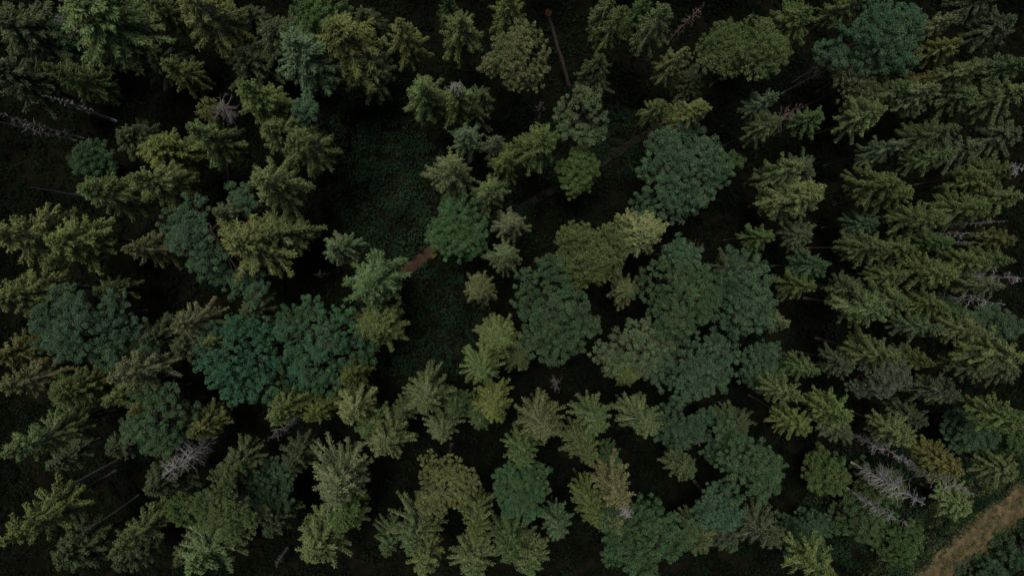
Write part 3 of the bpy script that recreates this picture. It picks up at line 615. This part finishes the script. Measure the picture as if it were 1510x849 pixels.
rt, d, rng = leaning('leaning_trunk', (1168, 122), (1246, 74), 14, .14, .08, '', '', M_deadshade, None)
things.append([rt, 1205, 98, None, 'long bare leaning trunk below left of the blue-green tree at top right', None, 'dead tree', 'bare dead trees'])
rt, d, rng = leaning('leaning_trunk', (925, 76), (952, 20), 12, .13, .08, '', '', M_deadshade, None)
things.append([rt, 938, 48, None, 'slender bare trunk right of the narrow drooping spruces at the top', None, 'dead tree', 'bare dead trees'])

# ------------------------------------------------------------------ labels: nearest landmark and direction
ORD = ['nearest', 'second', 'third', 'fourth', 'fifth', 'sixth', 'seventh', 'eighth']
DIRS = [('right of', 0), ('upper-right of', 45), ('above', 90), ('upper-left of', 135), ('left of', 180),
        ('lower-left of', 225), ('below', 270), ('lower-right of', 315)]
def sector(lx, ly, x, y): return int(((math.degrees(math.atan2(-(y - ly), x - lx)) + 22.5) % 360) // 45)
marks = [t for t in things if t[5]]
extra = {'the pale star-shaped spruce with even limbs': (655, 252), 'the palest straw-green spruce': (967, 340),
         'the brown star-shaped spruce': (802, 635), 'the bright golden-yellow spruce': (1421, 694),
         'the big spiky pale spruce': (472, 738), 'the huge grey-limbed spruce': (-16, 345)}
ML = [(t[5], t[1], t[2]) for t in marks] + [(k, *v) for k, v in extra.items()]
def visible(t): return -60 < t[1] < 1560 and -40 < t[2] < 880
for t in things:
    if t[3] is None: continue
    best = None
    for nick, lx, ly in ML:
        dd = math.dist((t[1], t[2]), (lx, ly))
        if dd < 2: continue
        sc = sector(lx, ly, t[1], t[2])
        same = [u for u in things if u[6] == 'spruce' and math.dist((u[1], u[2]), (lx, ly)) > 2 and sector(lx, ly, u[1], u[2]) == sc]
        rank = sum(math.dist((u[1], u[2]), (lx, ly)) < dd for u in same)
        off = abs((math.degrees(math.atan2(-(t[2] - ly), t[1] - lx)) - DIRS[sc][1] + 180) % 360 - 180)
        score = rank * 90 + dd + off
        if best is None or score < best[0]: best = (score, rank, DIRS[sc][0], nick)
    _, rank, dr, nick = best
    t[4] = f"{t[3]}, {ORD[min(rank, 7)]} {dr} {nick}"
seen = {}
for t in things:
    lab = t[4]
    if len(lab.split()) > 16: print('LONG', len(lab.split()), lab)
    if lab in seen: print('DUP', lab)
    seen[lab] = 1
    tag(t[0], lab, t[6], t[7])
print('things', len(things), 'rank>1', sum('second' in t[4] or 'third' in t[4] or 'fourth' in t[4] for t in things))

# ------------------------------------------------------------------ ground
def grid(xs, ys, zf, off=0.0):
    X, Y = np.meshgrid(xs, ys); Z = zf(X, Y) + off
    V = np.stack([X, Y, Z], -1).reshape(-1, 3); nx = len(xs); ny = len(ys)
    i = np.arange(nx - 1)[None] + np.arange(ny - 1)[:, None] * nx
    return V, np.stack([i, i + 1, i + nx + 1, i + nx], -1).reshape(-1, 4)
far = np.array([150, 200, 300, 500, 900, 1600, 3000.])
xs = np.concatenate([-far[::-1], np.arange(-130, 131, 1.0), far])
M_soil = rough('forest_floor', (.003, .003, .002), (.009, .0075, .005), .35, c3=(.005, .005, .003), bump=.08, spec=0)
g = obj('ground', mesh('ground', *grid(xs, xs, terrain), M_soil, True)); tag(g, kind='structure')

def ribbon(pts, w, off, n=160, edge=.35, seed=0):
    """irregular strip along a pixel polyline, following the terrain"""
    P = np.array([list(at(x, y, 0))[:2] for x, y in pts]); t = np.linspace(0, len(P) - 1, n)
    Q = np.stack([np.interp(t, range(len(P)), P[:, 0]), np.interp(t, range(len(P)), P[:, 1])], 1)
    k = np.ones(15) / 15; Qp = np.pad(Q, ((7, 7), (0, 0)), mode='edge'); Q = np.stack([np.convolve(Qp[:, c], k, 'valid') for c in (0, 1)], 1)
    T = np.gradient(Q, axis=0); T /= np.linalg.norm(T, axis=1, keepdims=True); Nn = np.stack([-T[:, 1], T[:, 0]], 1)
    rng = np.random.default_rng(seed); m = 13
    rows = []
    wl, wr = [np.convolve(rng.normal(0, edge, n + 14), np.ones(15) / 15, 'valid') * 2.2 for _ in (0, 1)]
    for j in range(m):
        f = j / (m - 1) * 2 - 1
        e = (wl if f < 0 else wr) * abs(f) ** 2
        rows.append(Q + Nn * (f * w / 2 + e)[:, None])
    V = np.stack(rows, 1).reshape(-1, 2); Z = terrain(V[:, 0], V[:, 1]) + off
    i = np.arange(m - 1)[None] + np.arange(n - 1)[:, None] * m
    return np.column_stack([V, Z]), np.stack([i, i + 1, i + m + 1, i + m], -1).reshape(-1, 4), Q
TRACK = [(1620, 668), (1565, 702), (1510, 737), (1460, 772), (1415, 813), (1375, 853), (1325, 905)]
PATH = [(520, 446), (572, 414), (610, 392), (644, 362), (690, 335), (740, 315), (800, 290), (860, 255), (915, 222), (960, 190), (1010, 160)]
M_track = rough('tan_dirt', (.032, .026, .012), (.122, .092, .042), .8, c3=(.07, .053, .025), bump=.05)
M_path = rough('reddish_needle_litter', (.006, .005, .004), (.022, .015, .011), .8, c3=(.012, .009, .007), bump=.05)
V, F, QT = ribbon(TRACK, 5.2, .03, edge=.12, seed=1)
tr = obj('dirt_track', mesh('dirt_track', V, F, M_track, True)); tag(tr, kind='structure')
V, F, QP = ribbon(PATH, 1.1, .03, seed=2)
pt = obj('path', mesh('path', V, F, M_path, True)); tag(pt, kind='structure')

# ------------------------------------------------------------------ undergrowth, grass, litter (nobody could count it)
rng = np.random.default_rng(77)
def dist_to(Q, X):
    return np.sqrt(((X[:, None] - Q[None, ::3]) ** 2).sum(-1)).min(1)
def clumps(n, ext, keepf, rmin, rmax, nl, leaf, hmax):
    X = np.column_stack([rng.uniform(ext[0], ext[1], n), rng.uniform(ext[2], ext[3], n)])
    X = X[keepf(X)]; n = len(X)
    a = Acc(); rr = rng.uniform(rmin, rmax, (n, 1, 1)); hh = rng.uniform(.3, 1, (n, 1)) ** 2 * hmax
    w = rng.normal(0, 1, (n, nl, 3)); w[..., 2] = np.abs(w[..., 2]) * .8; w /= np.linalg.norm(w, axis=2, keepdims=True)
    P = np.concatenate([X, (terrain(X[:, 0], X[:, 1]))[:, None]], 1)[:, None] + w * rr * rng.uniform(.5, 1, (n, nl, 1))
    P[..., 2] += hh * rng.uniform(.6, 1, (n, nl))
    D = w + rng.normal(0, .5, (n, nl, 3)); N = w * .7 + [0, 0, .8] + rng.normal(0, .2, (n, nl, 3)); k = n * nl
    a.leaves(P.reshape(-1, 3), D.reshape(-1, 3), N.reshape(-1, 3), leaf * rng.uniform(.6, 1.3, k), leaf * .6 * rng.uniform(.6, 1.3, k))
    return a.get()
OPEN = np.array([list(at(x, y, 0))[:2] for x, y in [(578, 410), (592, 402), (606, 394), (620, 384), (634, 372), (644, 362)]])
def off_tracks(X):      # weeds spill over the path except on its trodden open stretch
    return (dist_to(QT, X) > 2.6) & (np.sqrt(((X[:, None] - OPEN[None]) ** 2).sum(-1)).min(1) > .85) & ((dist_to(QP, X) > .5) | (rng.random(len(X)) < .85))
def ground_px(X):
    q = (np.column_stack([X, np.zeros(len(X))]) - np.array(CAM)) @ np.array(ROT)
    return 755 + FOC * q[:, 0] / -q[:, 2], 424.5 - FOC * q[:, 1] / -q[:, 2]
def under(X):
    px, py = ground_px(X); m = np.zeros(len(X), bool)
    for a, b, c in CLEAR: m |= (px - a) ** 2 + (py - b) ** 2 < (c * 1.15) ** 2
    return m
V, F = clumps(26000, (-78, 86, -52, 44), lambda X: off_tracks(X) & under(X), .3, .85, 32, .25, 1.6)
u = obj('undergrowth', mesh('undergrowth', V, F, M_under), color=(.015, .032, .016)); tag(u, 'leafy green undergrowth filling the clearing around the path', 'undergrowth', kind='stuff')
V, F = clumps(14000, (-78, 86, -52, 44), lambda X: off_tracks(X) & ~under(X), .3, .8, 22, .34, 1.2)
u = obj('undergrowth', mesh('undergrowth', V, F, M_under), color=(.006, .012, .006)); tag(u, 'forest-floor brush with the shade under the trees put into its colour', 'undergrowth', kind='stuff')  # clearing undergrowth repeated in a darker colour that stands for canopy shade
def litter(X): return np.sqrt(((X[:, None] - OPEN[None]) ** 2).sum(-1)).min(1) < .35 + .55 * rng.random(len(X))
V, F = clumps(60000, (OPEN[:, 0].min() - 2, OPEN[:, 0].max() + 2, OPEN[:, 1].min() - 2, OPEN[:, 1].max() + 2), litter, .05, .2, 4, .13, .03)
u = obj('needle_litter', mesh('needle_litter', V, F, M_grass), color=(.10, .055, .04)); tag(u, 'reddish needle litter on the open stretch of the path', 'needle litter', kind='stuff')
# verge grass and dry straw on the track
def verge(X): d = dist_to(QT, X); return ((d < .5) & (rng.random(len(X)) < .4)) | (d > 1.9) & (d < 9) & (rng.random(len(X)) < np.interp(d, [1.5, 2.6, 9], [.25, 1, .5]))
V, F = clumps(9000, (40, 100, -66, -26), verge, .15, .45, 26, .22, .25)
u = obj('verge_grass', mesh('verge_grass', V, F, M_grass), color=(.06, .08, .025)); tag(u, 'olive grass and weeds along both verges of the tan track', 'grass', kind='stuff')
def straw(X):
    d = dist_to(QT, X)
    return (d < 2.6) & (rng.random(len(X)) < np.where(d < .55, .7, np.where(d > 1.7, .55, .12)))
V, F = clumps(14000, (40, 100, -66, -26), straw, .08, .25, 22, .17, .05)
u = obj('dry_grass', mesh('dry_grass', V, F, M_grass), color=(.12, .10, .042)); tag(u, 'dry straw-coloured grass on the crown and edges of the track', 'dry grass', kind='stuff')

# ------------------------------------------------------------------ wood beyond the frame, seen as one mass
tr_, wd_, fo_ = spruce(50, step=.45, nb=5, whorl=1.2, twig=1.2)
v, f = fo_.get()
# larger sprays keep this lighter mesh as opaque as the near trees
c = v.reshape(-1, 4, 3); m = c.mean(1, keepdims=True); v = (m + (c - m) * 2.3).reshape(-1, 3)
VS = []; FS = []; n0 = 0; rr = random.Random(4); spots = []
def inside(x, y, mx):
    q = ROT.transposed() @ (Vector((x, y, 0)) - CAM); px = 755 + FOC * q.x / -q.z; py = 424.5 - FOC * q.y / -q.z
    return -mx < px < 1510 + mx and -mx < py < 849 + mx
tries = 0
while len(spots) < 330 and tries < 20000:
    tries += 1
    x, y = rr.uniform(-98, 106), rr.uniform(-72, 64)
    if inside(x, y, 25) or any(math.dist((x, y), s) < 4.6 for s in spots): continue
    if dist_to(QT, np.array([[x, y]]))[0] < 6: continue
    spots.append((x, y)); a = rr.uniform(0, 6.28); s = rr.uniform(.85, 1.15); sz = rr.uniform(.8, 1.05)
    Rm = np.array([[math.cos(a) * s, -math.sin(a) * s, 0], [math.sin(a) * s, math.cos(a) * s, 0], [0, 0, sz]])
    VS.append(v @ Rm.T + [x, y, float(terrain(x, y))]); FS.append(f + n0); n0 += len(v)
o = obj('surrounding_forest', mesh('surrounding_forest', np.concatenate(VS), np.concatenate(FS), M_needle), color=COL['ol'])
tag(o, 'olive spruce forest carrying on beyond the edges of the photo', 'forest', kind='stuff')

# ------------------------------------------------------------------ camera, light, world
cam = bpy.data.cameras.new('camera'); co = bpy.data.objects.new('camera', cam); C.objects.link(co)
cam.sensor_width = 36; cam.lens = 36 * FOC / 1510; cam.clip_start = .5; cam.clip_end = 6000
co.matrix_world = Matrix.Translation(CAM) @ ROT.to_4x4()
sc = bpy.context.scene; sc.camera = co

EL, AZ = math.radians(75), math.radians(-30)      # sun height; compass angle from +Y clockwise
sun = bpy.data.lights.new('sun', 'SUN'); sun.energy = 2.6; sun.angle = math.radians(24); sun.color = (1, .97, .91)
so = bpy.data.objects.new('sun', sun); C.objects.link(so)
dv = Vector((math.sin(AZ) * math.cos(EL), math.cos(AZ) * math.cos(EL), math.sin(EL)))
so.rotation_euler = dv.to_track_quat('Z', 'Y').to_euler()
w = bpy.data.worlds.new('World'); sc.world = w; w.use_nodes = True
nt = w.node_tree; sky = nt.nodes.new('ShaderNodeTexSky'); sky.sky_type = 'NISHITA'; sky.sun_disc = False
sky.sun_elevation = EL; sky.sun_rotation = AZ; sky.dust_density = 3.0; sky.ozone_density = .6
bg = nt.nodes['Background']; bg.inputs['Strength'].default_value = .05
nt.links.new(sky.outputs[0], bg.inputs['Color'])
sc.view_settings.view_transform = 'Standard'; sc.view_settings.look = 'None'
sc.view_settings.exposure = 0.17; sc.view_settings.gamma = 1
sc.render.engine = 'CYCLES'; cy = sc.cycles
cy.max_bounces = 5; cy.diffuse_bounces = 3; cy.glossy_bounces = 2; cy.transmission_bounces = 3; cy.transparent_max_bounces = 4
